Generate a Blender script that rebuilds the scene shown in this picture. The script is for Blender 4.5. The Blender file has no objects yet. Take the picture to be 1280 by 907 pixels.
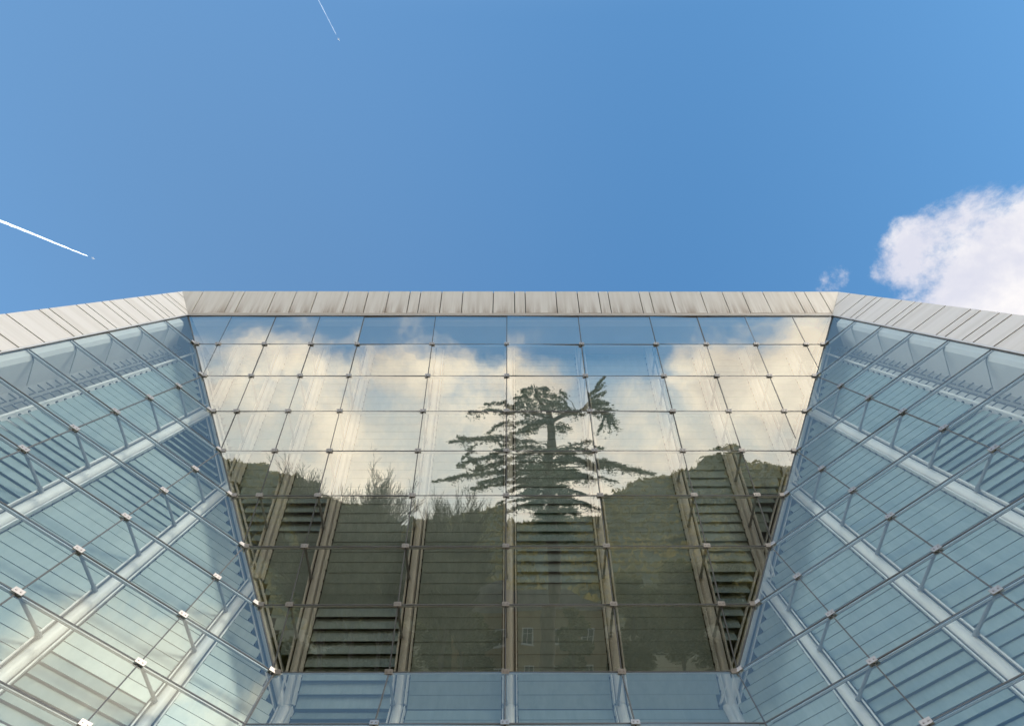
import bpy, math, random
from mathutils import Vector, Matrix
rnd = random.Random(11)
scene = bpy.context.scene
COL = scene.collection
R = math.radians
V = Vector

# ------------------------------------------------------------------ helpers
class MB:
    """collects simple solids and links them as ONE mesh object"""
    def __init__(s):
        s.v = []; s.f = []; s.m = []; s.uv = {}
    def quad(s, a, b, c, d, m=0):
        i = len(s.v); s.v += [V(a), V(b), V(c), V(d)]; s.f.append((i, i+1, i+2, i+3)); s.m.append(m)
    def tri(s, a, b, c, m=0):
        i = len(s.v); s.v += [V(a), V(b), V(c)]; s.f.append((i, i+1, i+2)); s.m.append(m)
    def hexa(s, front, back, m=0, mback=None, medge=None, uv=None):
        """two matching polygons (front seen counter-clockwise from outside) joined by edges"""
        n = len(front); i = len(s.v)
        s.v += [V(p) for p in front] + [V(p) for p in back]
        s.f.append(tuple(range(i, i+n))); s.m.append(m)
        if uv: s.uv[len(s.f)-1] = uv
        s.f.append(tuple(reversed(range(i+n, i+2*n)))); s.m.append(m if mback is None else mback)
        for k in range(n):
            j = (k+1) % n
            s.f.append((i+k, i+n+k, i+n+j, i+j)); s.m.append(m if medge is None else medge)
    def box(s, c, ax, ay, az, m=0):
        """centre and three half-extent vectors"""
        c = V(c); ax = V(ax); ay = V(ay); az = V(az)
        if ax.cross(ay).dot(az) < 0: ax = -ax
        s.hexa([c-ax-ay+az, c+ax-ay+az, c+ax+ay+az, c-ax+ay+az],
               [c-ax-ay-az, c+ax-ay-az, c+ax+ay-az, c-ax+ay-az], m)
    def bar(s, p, q, w, d, hw, hd, m=0):
        """box from p to q; w,d unit directions with half sizes"""
        p = V(p); q = V(q)
        s.box((p+q)/2, (q-p)/2, V(w)*hw, V(d)*hd, m)
    def tube(s, p, q, r0, r1=None, n=10, m=0, caps=True):
        p = V(p); q = V(q); r1 = r0 if r1 is None else r1
        t = (q-p).normalized()
        a = t.orthogonal().normalized(); b = t.cross(a)
        i = len(s.v)
        for c, r in ((p, r0), (q, r1)):
            for k in range(n):
                g = 2*math.pi*k/n
                s.v.append(c + (a*math.cos(g)+b*math.sin(g))*r)
        for k in range(n):
            j = (k+1) % n
            s.f.append((i+k, i+j, i+n+j, i+n+k)); s.m.append(m)
        if caps:
            s.f.append(tuple(reversed(range(i, i+n)))); s.m.append(m)
            s.f.append(tuple(range(i+n, i+2*n))); s.m.append(m)
    def sphere(s, c, r, m=0, n=12):
        c = V(c); i = len(s.v)
        for a in range(1, n//2):
            th = math.pi*a/(n//2)
            for k in range(n):
                g = 2*math.pi*k/n
                s.v.append(c+V((math.sin(th)*math.cos(g), math.sin(th)*math.sin(g), math.cos(th)))*r)
        rows = n//2-1
        for a in range(rows-1):
            for k in range(n):
                j = (k+1) % n
                s.f.append((i+a*n+k, i+(a+1)*n+k, i+(a+1)*n+j, i+a*n+j)); s.m.append(m)
        top = len(s.v); s.v += [c+V((0, 0, r)), c-V((0, 0, r))]
        for k in range(n):
            j = (k+1) % n
            s.f.append((top, i+k, i+j)); s.m.append(m)
            s.f.append((top+1, i+(rows-1)*n+j, i+(rows-1)*n+k)); s.m.append(m)
    def build(s, name, mats, parent=None, origin=(0, 0, 0), smooth=False, loc=None):
        o3 = V(origin)
        me = bpy.data.meshes.new(name)
        me.from_pydata([tuple(v-o3) for v in s.v], [], s.f)
        if not isinstance(mats, (list, tuple)): mats = [mats]
        for mt in mats: me.materials.append(mt)
        me.polygons.foreach_set('material_index', s.m)
        if s.uv:
            lay = me.uv_layers.new(name='UVMap')
            for fi, uvs in s.uv.items():
                for li, u in zip(me.polygons[fi].loop_indices, uvs): lay.data[li].uv = u
        if smooth:
            me.polygons.foreach_set('use_smooth', [True]*len(s.f))
            try: me.set_sharp_from_angle(angle=R(40))
            except Exception: pass
        me.update()
        o = bpy.data.objects.new(name, me)
        COL.objects.link(o)
        if parent is not None: o.parent = parent
        else: o.location = o3 if loc is None else loc
        return o

def tag(o, label, cat=None, group=None, kind=None):
    if label: o['label'] = label
    if cat: o['category'] = cat
    if group: o['group'] = group
    if kind: o['kind'] = kind
    return o
def empty(name, loc):
    o = bpy.data.objects.new(name, None); COL.objects.link(o); o.location = loc
    o.empty_display_size = 0.5
    return o

# ------------------------------------------------------------------ materials
def new_mat(name):
    m = bpy.data.materials.new(name); m.use_nodes = True
    nt = m.node_tree; nt.nodes.clear()
    out = nt.nodes.new('ShaderNodeOutputMaterial')
    return m, nt, out
def lk(nt, a, b): nt.links.new(a, b)
def simple(name, col, rough=.5, metal=0., var=0., scale=3., spec=.5, bump=0., bscale=20.):
    m, nt, out = new_mat(name)
    p = nt.nodes.new('ShaderNodeBsdfPrincipled')
    p.inputs['Base Color'].default_value = (*col, 1)
    p.inputs['Roughness'].default_value = rough
    p.inputs['Metallic'].default_value = metal
    p.inputs['Specular IOR Level'].default_value = spec
    tc = nt.nodes.new('ShaderNodeTexCoord')
    if var:
        n = nt.nodes.new('ShaderNodeTexNoise'); n.inputs['Scale'].default_value = scale
        n.inputs['Detail'].default_value = 6; n.inputs['Roughness'].default_value = .65
        lk(nt, tc.outputs['Object'], n.inputs['Vector'])
        r = nt.nodes.new('ShaderNodeMapRange')
        r.inputs['From Min'].default_value = .25; r.inputs['From Max'].default_value = .75
        r.inputs['To Min'].default_value = 1-var; r.inputs['To Max'].default_value = 1+var
        lk(nt, n.outputs['Fac'], r.inputs['Value'])
        mx = nt.nodes.new('ShaderNodeVectorMath'); mx.operation = 'SCALE'
        mx.inputs[0].default_value = col
        lk(nt, r.outputs['Result'], mx.inputs['Scale'])
        lk(nt, mx.outputs['Vector'], p.inputs['Base Color'])
    if bump:
        n2 = nt.nodes.new('ShaderNodeTexNoise'); n2.inputs['Scale'].default_value = bscale
        n2.inputs['Detail'].default_value = 5
        lk(nt, tc.outputs['Object'], n2.inputs['Vector'])
        b = nt.nodes.new('ShaderNodeBump'); b.inputs['Strength'].default_value = bump
        lk(nt, n2.outputs['Fac'], b.inputs['Height']); lk(nt, b.outputs['Normal'], p.inputs['Normal'])
    lk(nt, p.outputs['BSDF'], out.inputs['Surface'])
    return m

def glass_mat(name, base, trans, gloss, wave=0.0):
    """coated glazing: mirror-like coat over tinted clear glass"""
    m, nt, out = new_mat(name)
    tr = nt.nodes.new('ShaderNodeBsdfTransparent'); tr.inputs['Color'].default_value = (*trans, 1)
    gl = nt.nodes.new('ShaderNodeBsdfGlossy'); gl.inputs['Roughness'].default_value = 0.0
    gl.inputs['Color'].default_value = (*gloss, 1)
    fr = nt.nodes.new('ShaderNodeLayerWeight'); fr.inputs['Blend'].default_value = .5
    pw_ = nt.nodes.new('ShaderNodeMath'); pw_.operation = 'POWER'; pw_.inputs[1].default_value = 5.0
    lk(nt, fr.outputs['Facing'], pw_.inputs[0])
    mr = nt.nodes.new('ShaderNodeMapRange')
    mr.inputs['To Min'].default_value = base; mr.inputs['To Max'].default_value = 1.0
    lk(nt, pw_.outputs[0], mr.inputs['Value'])
    mx = nt.nodes.new('ShaderNodeMixShader')
    lk(nt, mr.outputs['Result'], mx.inputs['Fac'])
    lk(nt, tr.outputs['BSDF'], mx.inputs[1]); lk(nt, gl.outputs['BSDF'], mx.inputs[2])
    if wave:
        tc = nt.nodes.new('ShaderNodeTexCoord')
        n = nt.nodes.new('ShaderNodeTexNoise'); n.inputs['Scale'].default_value = 1.1
        n.inputs['Detail'].default_value = 1.5
        lk(nt, tc.outputs['Object'], n.inputs['Vector'])
        b = nt.nodes.new('ShaderNodeBump'); b.inputs['Strength'].default_value = 1.0
        b.inputs['Distance'].default_value = wave
        lk(nt, n.outputs['Fac'], b.inputs['Height']); lk(nt, b.outputs['Normal'], gl.inputs['Normal'])
    lk(nt, mx.outputs['Shader'], out.inputs['Surface'])
    return m

M_GLASS_SIDE = glass_mat('lightly_coated_glass', .14, (.955, 1.0, 1.0), (.93, .98, .98), .003)
M_GLASS = glass_mat('coated_glass', .33, (1.0, .985, .935), (.98, .96, .92), .003)
M_CLEAR = glass_mat('clear_glass_edge', .03, (.97, .99, .975), (1, 1, 1))
M_SIL = simple('grey_joint_sealant', (.12, .13, .14), .6)
M_ALU = simple('aluminium_profile', (.74, .745, .75), .4, .2, .08, 6)
M_STEEL = simple('stainless_clamp', (.45, .425, .41), .46, .85, .18, 14)
M_BOLT = simple('bolt_head', (.36, .33, .32), .45, .8)
M_WHITE = simple('white_painted_steel', (.90, .885, .86), .42, 0, .06, 1.2)
M_STRUT = simple('grey_strut_steel', (.30, .305, .315), .4, .3, .08, 4)
M_ARM = simple('dark_grey_crank', (.13, .135, .145), .5, .2)
M_DARK = simple('dark_bracket', (.03, .03, .035), .6)
M_PANEL = simple('light_grey_soffit', (.74, .74, .735), .55, 0, .05, 1.5)
M_SEAM = simple('dark_seam', (.05, .05, .05), .8)
M_INT = simple('interior_plaster', (.30, .29, .27), .9, 0, .1, .6)
M_WALL = simple('grey_metal_wall', (.48, .48, .48), .5, .3, .06, .8)
M_PLINTH = simple('grey_render', (.38, .37, .36), .9, 0, .1, 2)

def louver_mat():
    m, nt, out = new_mat('green_grey_glass_louver')
    tc = nt.nodes.new('ShaderNodeTexCoord')
    mp = nt.nodes.new('ShaderNodeMapping'); mp.inputs['Scale'].default_value = (6, 6, 1.2)
    lk(nt, tc.outputs['Object'], mp.inputs['Vector'])
    n = nt.nodes.new('ShaderNodeTexNoise'); n.inputs['Scale'].default_value = 1.0; n.inputs['Detail'].default_value = 6
    n.inputs['Roughness'].default_value = .7
    lk(nt, mp.outputs['Vector'], n.inputs['Vector'])
    cr = nt.nodes.new('ShaderNodeValToRGB')
    cr.color_ramp.elements[0].position = .3; cr.color_ramp.elements[0].color = (.24, .305, .285, 1)
    cr.color_ramp.elements[1].position = .75; cr.color_ramp.elements[1].color = (.36, .43, .405, 1)
    lk(nt, n.outputs['Fac'], cr.inputs['Fac'])
    d = nt.nodes.new('ShaderNodeBsdfDiffuse'); lk(nt, cr.outputs['Color'], d.inputs['Color'])
    g = nt.nodes.new('ShaderNodeBsdfGlossy'); g.inputs['Roughness'].default_value = .38
    g.inputs['Color'].default_value = (.93, .98, .96, 1)
    fr = nt.nodes.new('ShaderNodeFresnel'); fr.inputs['IOR'].default_value = 1.5
    mr = nt.nodes.new('ShaderNodeMapRange')
    mr.inputs['From Min'].default_value = .04; mr.inputs['To Min'].default_value = .13
    mr.inputs['To Max'].default_value = .95
    lk(nt, fr.outputs['Fac'], mr.inputs['Value'])
    mx = nt.nodes.new('ShaderNodeMixShader'); lk(nt, mr.outputs['Result'], mx.inputs['Fac'])
    lk(nt, d.outputs['BSDF'], mx.inputs[1]); lk(nt, g.outputs['BSDF'], mx.inputs[2])
    lk(nt, mx.outputs['Shader'], out.inputs['Surface'])
    return m
M_LOUV = louver_mat()

def cladding_mat():
    """pale metal cladding; rust and dirt streaks run up from the lower edge (UV: u metres along, v 0..1 across)"""
    m, nt, out = new_mat('pale_metal_cladding')
    uv = nt.nodes.new('ShaderNodeUVMap')
    p = nt.nodes.new('ShaderNodeBsdfPrincipled')
    p.inputs['Roughness'].default_value = .42; p.inputs['Metallic'].default_value = .12
    sx = nt.nodes.new('ShaderNodeSeparateXYZ'); lk(nt, uv.outputs['UV'], sx.inputs['Vector'])
    def noise(scale_xyz, detail, rough=.6):
        mp = nt.nodes.new('ShaderNodeMapping'); mp.inputs['Scale'].default_value = scale_xyz
        lk(nt, uv.outputs['UV'], mp.inputs['Vector'])
        n = nt.nodes.new('ShaderNodeTexNoise'); n.inputs['Scale'].default_value = 1
        n.inputs['Detail'].default_value = detail; n.inputs['Roughness'].default_value = rough
        lk(nt, mp.outputs['Vector'], n.inputs['Vector']); return n.outputs['Fac']
    def mathn(op, a, b, clamp=False):
        n = nt.nodes.new('ShaderNodeMath'); n.operation = op; n.use_clamp = clamp
        for i, q in enumerate((a, b)):
            if isinstance(q, (int, float)): n.inputs[i].default_value = q
            else: lk(nt, q, n.inputs[i])
        return n.outputs[0]
    streak = noise((7, .35, 1), 4)
    spots = noise((2.2, .2, 1), 5, .7)
    fade = mathn('SUBTRACT', 1, sx.outputs['Y'], True)
    f2 = mathn('POWER', fade, 2.6)
    s1 = mathn('MULTIPLY', mathn('SUBTRACT', spots, .44, True), 7, True)
    rust = mathn('MULTIPLY', mathn('MULTIPLY', s1, f2), .75, True)
    c1 = nt.nodes.new('ShaderNodeMix'); c1.data_type = 'RGBA'
    c1.inputs['A'].default_value = (.80, .765, .71, 1); c1.inputs['B'].default_value = (.71, .67, .605, 1)
    k = mathn('MULTIPLY', mathn('SUBTRACT', streak, .42, True), 4.0, True)
    lk(nt, k, c1.inputs['Factor'])
    c2 = nt.nodes.new('ShaderNodeMix'); c2.data_type = 'RGBA'
    lk(nt, rust, c2.inputs['Factor']); lk(nt, c1.outputs['Result'], c2.inputs['A'])
    c2.inputs['B'].default_value = (.27, .17, .09, 1)
    lk(nt, c2.outputs['Result'], p.inputs['Base Color'])
    lk(nt, p.outputs['BSDF'], out.inputs['Surface'])
    return m
M_CLAD = cladding_mat()

# ------------------------------------------------------------------ building geometry (metres)
EYE = 1.65
T = R(28.64); TT = math.tan(T)
H = 1.3314                       # height of one glazing row
Y8 = 7.804; Z8 = 8.420 + EYE     # foot of the leaning glass
PL, PR = R(45.79), R(46.93)
XL, XR = -4.848, 4.693
X1 = -.0947; WP = 2.4; NL = .6174*WP; NR = .6709*WP
DEPTH = 1.02                     # inner frame stands this far behind the glass
NB = V((0, math.cos(T), math.sin(T)))       # main glass: direction into the building
UPS = V((0, -math.sin(T), math.cos(T)))     # main glass: up the slope
def colx(c):
    if c < -1: return X1-2*WP+(c+1)*NL
    if c > 3: return X1+2*WP+(c-3)*NR
    return X1+(c-1)*WP
def cornx(s, r):
    k = 8-r
    return XL-k*H*TT*math.tan(PL) if s == 0 else XR+k*H*TT*math.tan(PR)
def pm(r, x, d=0., inner=False):
    k = 8-r
    p = V((x, Y8-k*H*TT, Z8+k*H)) + NB*d
    if inner: p.y += DEPTH
    return p
WD = (V((-math.sin(PL), -math.cos(PL), 0)), V((math.sin(PR), -math.cos(PR), 0)))
WN = (V((-math.cos(PL), math.sin(PL), 0)), V((math.cos(PR), math.sin(PR), 0)))
WU = (H*TT/math.cos(PL), H*TT/math.cos(PR))
def pw(s, v, hr, d=0., inner=False):
    p = V((XL if s == 0 else XR, Y8, Z8+(8-hr)*H)) + WD[s]*((8-v)*WU[s]) + WN[s]*d
    if inner: p.y += DEPTH
    return p
ZUP = V((0, 0, 1)); XA = V((1, 0, 0)); YA = V((0, 1, 0))
HR_END = 12                      # lowest glazing row of the side walls

ROOT = V((0, Y8, 0))
museum = empty('museum_building', ROOT)
tag(museum, 'glass-fronted museum building with leaning mirrored facade, splayed glass side walls and pale metal roof edge', 'building')
def part(mb, name, mats, parent=None, smooth=False, label=None):
    o = mb.build(name, mats, museum if parent is None else parent, ROOT, smooth)
    if label: o['label'] = label
    return o

def pane(pts, nrm_in, parent, glass=None):
    """one sheet of glass: pts counter-clockwise seen from outside"""
    c = sum(pts, V((0, 0, 0)))/len(pts)
    q = []
    for i, p in enumerate(pts):     # pull in for the joint
        a = (pts[i-1]-p); b = (pts[(i+1) % len(pts)]-p)
        a.normalize(); b.normalize()
        s = max(.25, a.cross(b).length)
        q.append(p+(a+b)*(.011/s))
    ax = (q[1]-q[0]).normalized(); ay = nrm_in.cross(ax)
    ja, jb = rnd.gauss(0, .006), rnd.gauss(0, .005)
    q = [p+nrm_in*(ja*(p-c).dot(ax)+jb*(p-c).dot(ay)) for p in q]
    m = MB(); m.hexa(q, [p+nrm_in*.024 for p in q], 0, 1, 1)
    return part(m, 'glass_pane', [glass or M_GLASS, M_CLEAR], parent)

# ---- leaning glass wall: joints + rails as the part's own mesh, panes / clamps / struts below it
jm = MB()
def joint_range(r): return range(-4+int(r)//2, 7-int(r)//2)
for c in range(-4, 7):
    rend = (c+5)*2 if c <= 1 else (7-c)*2
    rend = min(8, rend)
    jm.bar(pm(0.0, colx(c), .010), pm(rend-.02, colx(c), .010), XA, NB, .012, .0135, 0)
for r in range(1, 9):
    a, b = cornx(0, r), cornx(1, r)
    jm.bar(pm(r, a, .010), pm(r, b, .010), UPS, NB, .013, .0135, 0)
    jm.bar(pm(r, a+.1, .075), pm(r, b-.1, .075), UPS, NB, .018, .028, 1)
for s in (0, 1):
    jm.tube(pm(0, cornx(s, 0), .01), pm(8, cornx(s, 8), .01), .022, n=8, m=0)
G_MAIN = part(jm, 'leaning_glass_wall', [M_SIL, M_ALU], label='leaning front wall of large mirrored panes')
for r in range(8):
    xs = [None]+[colx(c) for c in joint_range(r)]+[None]
    for i in range(len(xs)-1):
        a0 = cornx(0, r) if xs[i] is None else xs[i]
        a1 = cornx(0, r+1) if xs[i] is None else xs[i]
        b0 = cornx(1, r) if xs[i+1] is None else xs[i+1]
        b1 = cornx(1, r+1) if xs[i+1] is None else xs[i+1]
        if b1-a1 < .12 and b0-a0 < .12: continue
        pts = [pm(r+1, a1), pm(r+1, b1), pm(r, b0), pm(r, a0)]
        if b1-a1 < .12: pts = [pm(r+1, (a1+b1)/2), pm(r, b0), pm(r, a0)]
        pane(pts, NB, G_MAIN)

def clamp(p, ax, ay, out, parent, w=.082, hgt=.052):
    m = MB()
    m.box(p+out*.028, ax*w, ay*hgt, out*.014, 0)
    m.box(p-out*.075, ax*w*.8, ay*hgt*.8, out*.012, 0)
    m.box(p-out*.020, ax*.02, ay*.02, out*.045, 0)
    for sx in (-1, 1):
        q = p+ax*(w*.45*sx)+out*.041
        m.tube(q, q+out*.010, .016, .014, 8, 1)
    return part(m, 'glass_clamp', [M_STEEL, M_BOLT], parent)
def strut(p, parent, ln):
    m = MB()
    m.tube(p+YA*.06, p+YA*ln, .031, .031, 10, 0)
    m.tube(p+YA*(ln-.10), p+YA*ln, .042, .042, 10, 0)
    return part(m, 'strut', [M_STRUT], parent, True)
FACE = .125/math.cos(T)
main_nodes = []
for r in range(1, 9):
    for c in range(-4, 7):
        x = colx(c)
        if cornx(0, r)+.35 < x < cornx(1, r)-.35:
            clamp(pm(r, x), XA, UPS, -NB, G_MAIN)
            main_nodes.append((r, c))
    for s in (0, 1):                # folded clamp where two walls meet
        sg = 1 if s == 0 else -1
        p = pm(r, cornx(s, r))
        m = MB()
        m.box(p+XA*.070*sg-NB*.030, XA*.065, UPS*.05, NB*.013, 0)
        m.box(p+WD[s]*.070-WN[s]*.030, WD[s]*.065, ZUP*.05, WN[s]*.013, 0)
        m.box(p+YA*.06, XA*.05, YA*.05, ZUP*.05, 0)
        part(m, 'corner_clamp', [M_STEEL], G_MAIN)

# ---- vertical glass below it
jm = MB()
for c in range(-1, 4):
    jm.bar(V((colx(c), Y8+.010, Z8)), V((colx(c), Y8+.010, Z8-4*H)), XA, YA, .012, .0135, 0)
for k in (1, 2, 3, 4):
    z = Z8-k*H
    jm.bar(V((XL, Y8+.010, z)), V((XR, Y8+.010, z)), ZUP, YA, .013, .0135, 0)
    jm.bar(V((XL+.1, Y8+.075, z)), V((XR-.1, Y8+.075, z)), ZUP, YA, .018, .028, 1)
G_LOW = part(jm, 'upright_glass_wall', [M_SIL, M_ALU], label='upright glass wall below the leaning one')
xs = [XL]+[colx(c) for c in (0, 1, 2)]+[XR]
for k in range(4):
    for i in range(4):
        z0, z1 = Z8-k*H, Z8-(k+1)*H
        pane([V((xs[i], Y8, z1)), V((xs[i+1], Y8, z1)), V((xs[i+1], Y8, z0)), V((xs[i], Y8, z0))], YA, G_LOW, M_GLASS_SIDE)
    for c in (0, 1, 2):
        if k: clamp(V((colx(c), Y8, Z8-k*H)), XA, ZUP, -YA, G_LOW)

# ---- splayed side walls
G_SIDE = []
for s in (0, 1):
    sg = -1 if s == 0 else 1
    jm = MB()
    for v in (2, 4, 6, 8):
        jm.bar(pw(s, v, v, .010), pw(s, v, HR_END, .010), WD[s], WN[s], .012, .0135, 0)
    for hr in range(1, HR_END+1):
        ve = min(8, hr)
        jm.bar(pw(s, 0, hr, .010), pw(s, ve, hr, .010), ZUP, WN[s], .011, .0135, 0)
        jm.bar(pw(s, 0.08, hr, .070), pw(s, ve-.1, hr, .070), ZUP, WN[s], .012, .020, 1)
        jm.bar(pw(s, 0.08, hr, .102), pw(s, ve-.1, hr, .097), ZUP, WN[s], .013, .005, 0)
    g = part(jm, 'splayed_glass_wall', [M_SIL, M_ALU],
             label='left splayed glass wall' if s == 0 else 'right splayed glass wall')
    G_SIDE.append(g)
    for v0 in (0, 2, 4, 6):
        for j in range(v0, HR_END):
            vt, vb = min(j, v0+2), min(j+1, v0+2)
            pts = [pw(s, v0, j+1), pw(s, vb, j+1), pw(s, vt, j), pw(s, v0, j)]
            if vt == v0: pts = pts[:2]+pts[3:]
            if s == 1: pts = list(reversed(pts))
            pane(pts, WN[s], g, M_GLASS_SIDE)
    for v in (2, 4, 6):
        for hr in range(v+1, HR_END):
            clamp(pw(s, v, hr), WD[s], ZUP, -WN[s], g)

# ---- inner frame: round columns with a fin on each side
def column(p, q, w, d, fin=.15, name='column', parent=None):
    m = MB(); w = V(w); d = V(d)
    m.tube(p, q, .104, n=18, m=0)
    for sg in (-1, 1):
        f0 = w*fin*sg-d*.03
        m.bar(p+f0, q+f0, w, d, .013, .085, 0)
        m.bar(p+w*(fin-.030)*sg+d*.01, q+w*(fin-.030)*sg+d*.01, w, d, .014, .02, 1)
    return part(m, name, [M_WHITE, M_DARK], parent, True)
COLS = {}
for c in range(-4, 7):
    rend = min(8, (c+5)*2 if c <= 1 else (7-c)*2)
    if c in (-1, 3): rend = 8
    off = .09
    COLS[c] = column(pm(0.05, colx(c)+off, 0, True), pm(rend-.05, colx(c)+off, 0, True), XA, NB)
    if c in (-1, 0, 1, 2, 3):
        m = MB()
        a = pm(8, colx(c)+off, 0, True); b = a-ZUP*(4.6*H)
        m.tube(a, b, .112, n=18, m=0); m.sphere(a, .122, 0, 14)
        for sg in (-1, 1):
            m.bar(a+XA*.15*sg, b+XA*.15*sg, XA, YA, .009, .085, 0)
            m.bar(a+XA*.125*sg+YA*.01, b+XA*.125*sg+YA*.01, XA, YA, .016, .02, 1)
        part(m, 'column', [M_WHITE, M_DARK], None, True)
for r, c in main_nodes: strut(pm(r, colx(c)), COLS[c], DEPTH-FACE+.03)
for k in (1, 2, 3):
    for c in (0, 1, 2):
        m = MB(); p = V((colx(c), Y8, Z8-k*H))
        m.tube(p+YA*.06, p+YA*(DEPTH-.09), .031, .031, 10, 0); part(m, 'strut', [M_STRUT], COLS[c], True)
for s in (0, 1):
    a = pm(0, cornx(s, 0), 0, True); b = pm(8, cornx(s, 8), 0, True)
    t = (b-a).normalized(); w = t.cross(NB).normalized()
    m = MB()
    m.tube(a, b, .10, n=18, m=0); m.tube(b, b-ZUP*(4.6*H), .10, n=18, m=0); m.sphere(b, .11)
    for sg in (-1, 1): m.bar(a+w*.17*sg, b+w*.17*sg, w, NB, .012, .08, 0)
    part(m, 'corner_column', [M_WHITE], None, True)
    for v in (2, 4, 6):
        cw = column(pw(s, v, v+.1, 0, True), pw(s, v, HR_END+.6, 0, True), WD[s], WN[s])
        for hr in range(v+1, HR_END):
            strut(pw(s, v, hr), cw, DEPTH-.125/math.sin(PL)*.7)

# ---- louvers
SL = H/5
def slat(m, a, b, up, nrm, width, tilt, bra=True, brb=True):
    """blade from a to b; up/nrm span the wall's plane; tilt opens the blade"""
    t = (b-a).normalized()
    u = up*math.cos(tilt)+nrm*math.sin(tilt); k = -up*math.sin(tilt)+nrm*math.cos(tilt)
    m.bar(a, b, u, k, width/2, .006, 0)
    for e, on, sg in ((a, bra, 1), (b, brb, -1)):
        if on:
            q = e-t*sg*.012
            m.box(q-nrm*.015-up*width*.30, t*.014, up*.024, nrm*.022, 1)
def tilt_main(bay, r):
    if bay == -1 and r > 6.45: return R(17)
    if bay == 1 and 4.5 < r < 6.0: return R(13)
    if bay == 1 and 3.9 < r <= 4.5: return R(8)
    if bay == -2 and 4.1 < r < 5.0: return R(20)
    if bay == -3 and r > 4.1: return R(19)
    if bay == 3 and r > 5.75: return R(22)
    if bay == 3 and r > 3.6: return R(9)
    if bay == 4 and 4.0 < r < 4.6: return R(20)
    return R(1.6)
PITCH = SL/math.cos(T)
bays = [(c, c+1) for c in range(-5, 7)]
for c0, c1 in bays:
    m = MB(); n = 0
    jit = [rnd.gauss(0, R(.55)) for _ in range(60)]
    for i in range(1, 40):
        r = i/5+.1
        if r > 7.92: break
        x0 = max(colx(c0)+.09+.185 if c0 >= -4 else -99, cornx(0, r)+.26)
        x1 = min(colx(c1)+.09-.185 if c1 <= 6 else 99, cornx(1, r)-.26)
        if x1-x0 < .2: continue
        a, b = pm(r, x0, .07, True), pm(r, x1, .07, True)
        slat(m, a, b, UPS, NB, PITCH*.985, tilt_main(c0, r)+jit[i//5]); n += 1
    if n: part(m, 'louver_bank', [M_LOUV, M_DARK])
LOWB = [(-1, 0), (0, 1), (1, 2), (2, 3)]
for c0, c1 in LOWB:
    m = MB()
    for i in range(0, 22):
        z = Z8-i*SL-.12
        til = R(19) if (c0 == -1 and i < 4) else R(2)+rnd.gauss(0, R(.4))
        slat(m, V((colx(c0)+.275, Y8+DEPTH+.07, z)), V((colx(c1)-.095, Y8+DEPTH+.07, z)), ZUP, YA, SL*.985, til)
    part(m, 'louver_bank', [M_LOUV, M_DARK])
RAIL = .2
def tilt_side(s, v0, hr):
    if s == 0:
        if v0 == 2 and hr < 4.5: return R(24)
        if v0 == 0 and hr > 5.6: return R(11)
        if v0 == 2 and 5.0 < hr < 6.3: return R(10)
        if v0 == 4 and 9.0 < hr < 10: return R(13)
    else:
        if v0 == 0 and hr > 5.2: return R(14)
        if v0 == 2 and hr > 8.3: return R(9)
        if v0 == 4 and hr > 8.6: return R(13)
    return R(2)
for s in (0, 1):
    for v0, v1 in ((RAIL, 2), (2, 4), (4, 6), (6, 8)):
        m = MB()
        jit = [rnd.gauss(0, R(.6)) for _ in range(80)]
        g = .185/WU[s]
        for i in range(2, 63):
            hr = i/5+.1
            a = v0+(g if v0 > 1 else .06); b = min(v1-g, hr-.30)
            if b-a < .15: continue
            sv = 0 if v0 < 1 else v0
            slat(m, pw(s, a, hr, .07, True), pw(s, b, hr, .07, True), ZUP, WN[s], SL*.962,
                 tilt_side(s, sv, hr)+jit[i//5])
        part(m, 'louver_bank', [M_LOUV, M_DARK])
    # crank arms that turn the blades, beside the outer rail
    m = MB()
    m.tube(pw(s, RAIL, .3, -.02, True), pw(s, RAIL, HR_END+.6, -.02, True), .028, n=10, m=0)
    for i in range(2, 63):
        hr = i/5+.1
        q = pw(s, RAIL, hr, .02, True); o = WD[s]
        def arm(p, q2, r=.017): m.tube(p, q2, r, n=6, m=1)
        k1 = q+o*.20
        arm(q, k1); arm(k1, k1-ZUP*.19); m.sphere(k1-ZUP*.19, .019, 1, 6)
        k2 = q+o*.30-ZUP*.02
        arm(k2, k2-ZUP*.17); arm(k2, k2+o*.17); m.sphere(k2-ZUP*.17, .017, 1, 6)
    part(m, 'louver_linkage', [M_WHITE, M_ARM])

# ---- return panels between the roof edge and the inner frame
for s in (0, 1):
    m = MB()
    prof = [(-.03, .055), (.13, .075), (.20, .16), (.36, 1.10), (1.25, 1.35)]
    for (v0, d0), (v1, d1) in zip(prof[:-1], prof[1:]):
        for hr in range(0, HR_END+2):
            a, b = hr+.012, hr+.988
            if hr == 0: a = .35
            P = [pw(s, v0, a, d0), pw(s, v0, b, d0), pw(s, v1, b, d1), pw(s, v1, a, d1)]
            Q = [p+WN[s]*.04+WD[s]*.02 for p in P]
            m.hexa(P, Q, 0)
        a, b = .35, HR_END+2
        P = [pw(s, v0, a, d0), pw(s, v0, b, d0), pw(s, v1, b, d1), pw(s, v1, a, d1)]
        m.hexa([p+WN[s]*.018+WD[s]*.012 for p in P], [p+WN[s]*.06+WD[s]*.03 for p in P], 1)
    part(m, 'return_panel', [M_PANEL, M_SEAM])
m = MB()
prof = [(-.03, .055), (.14, .075), (.24, .16), (.42, 1.10), (.30, 1.60)]
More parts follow.
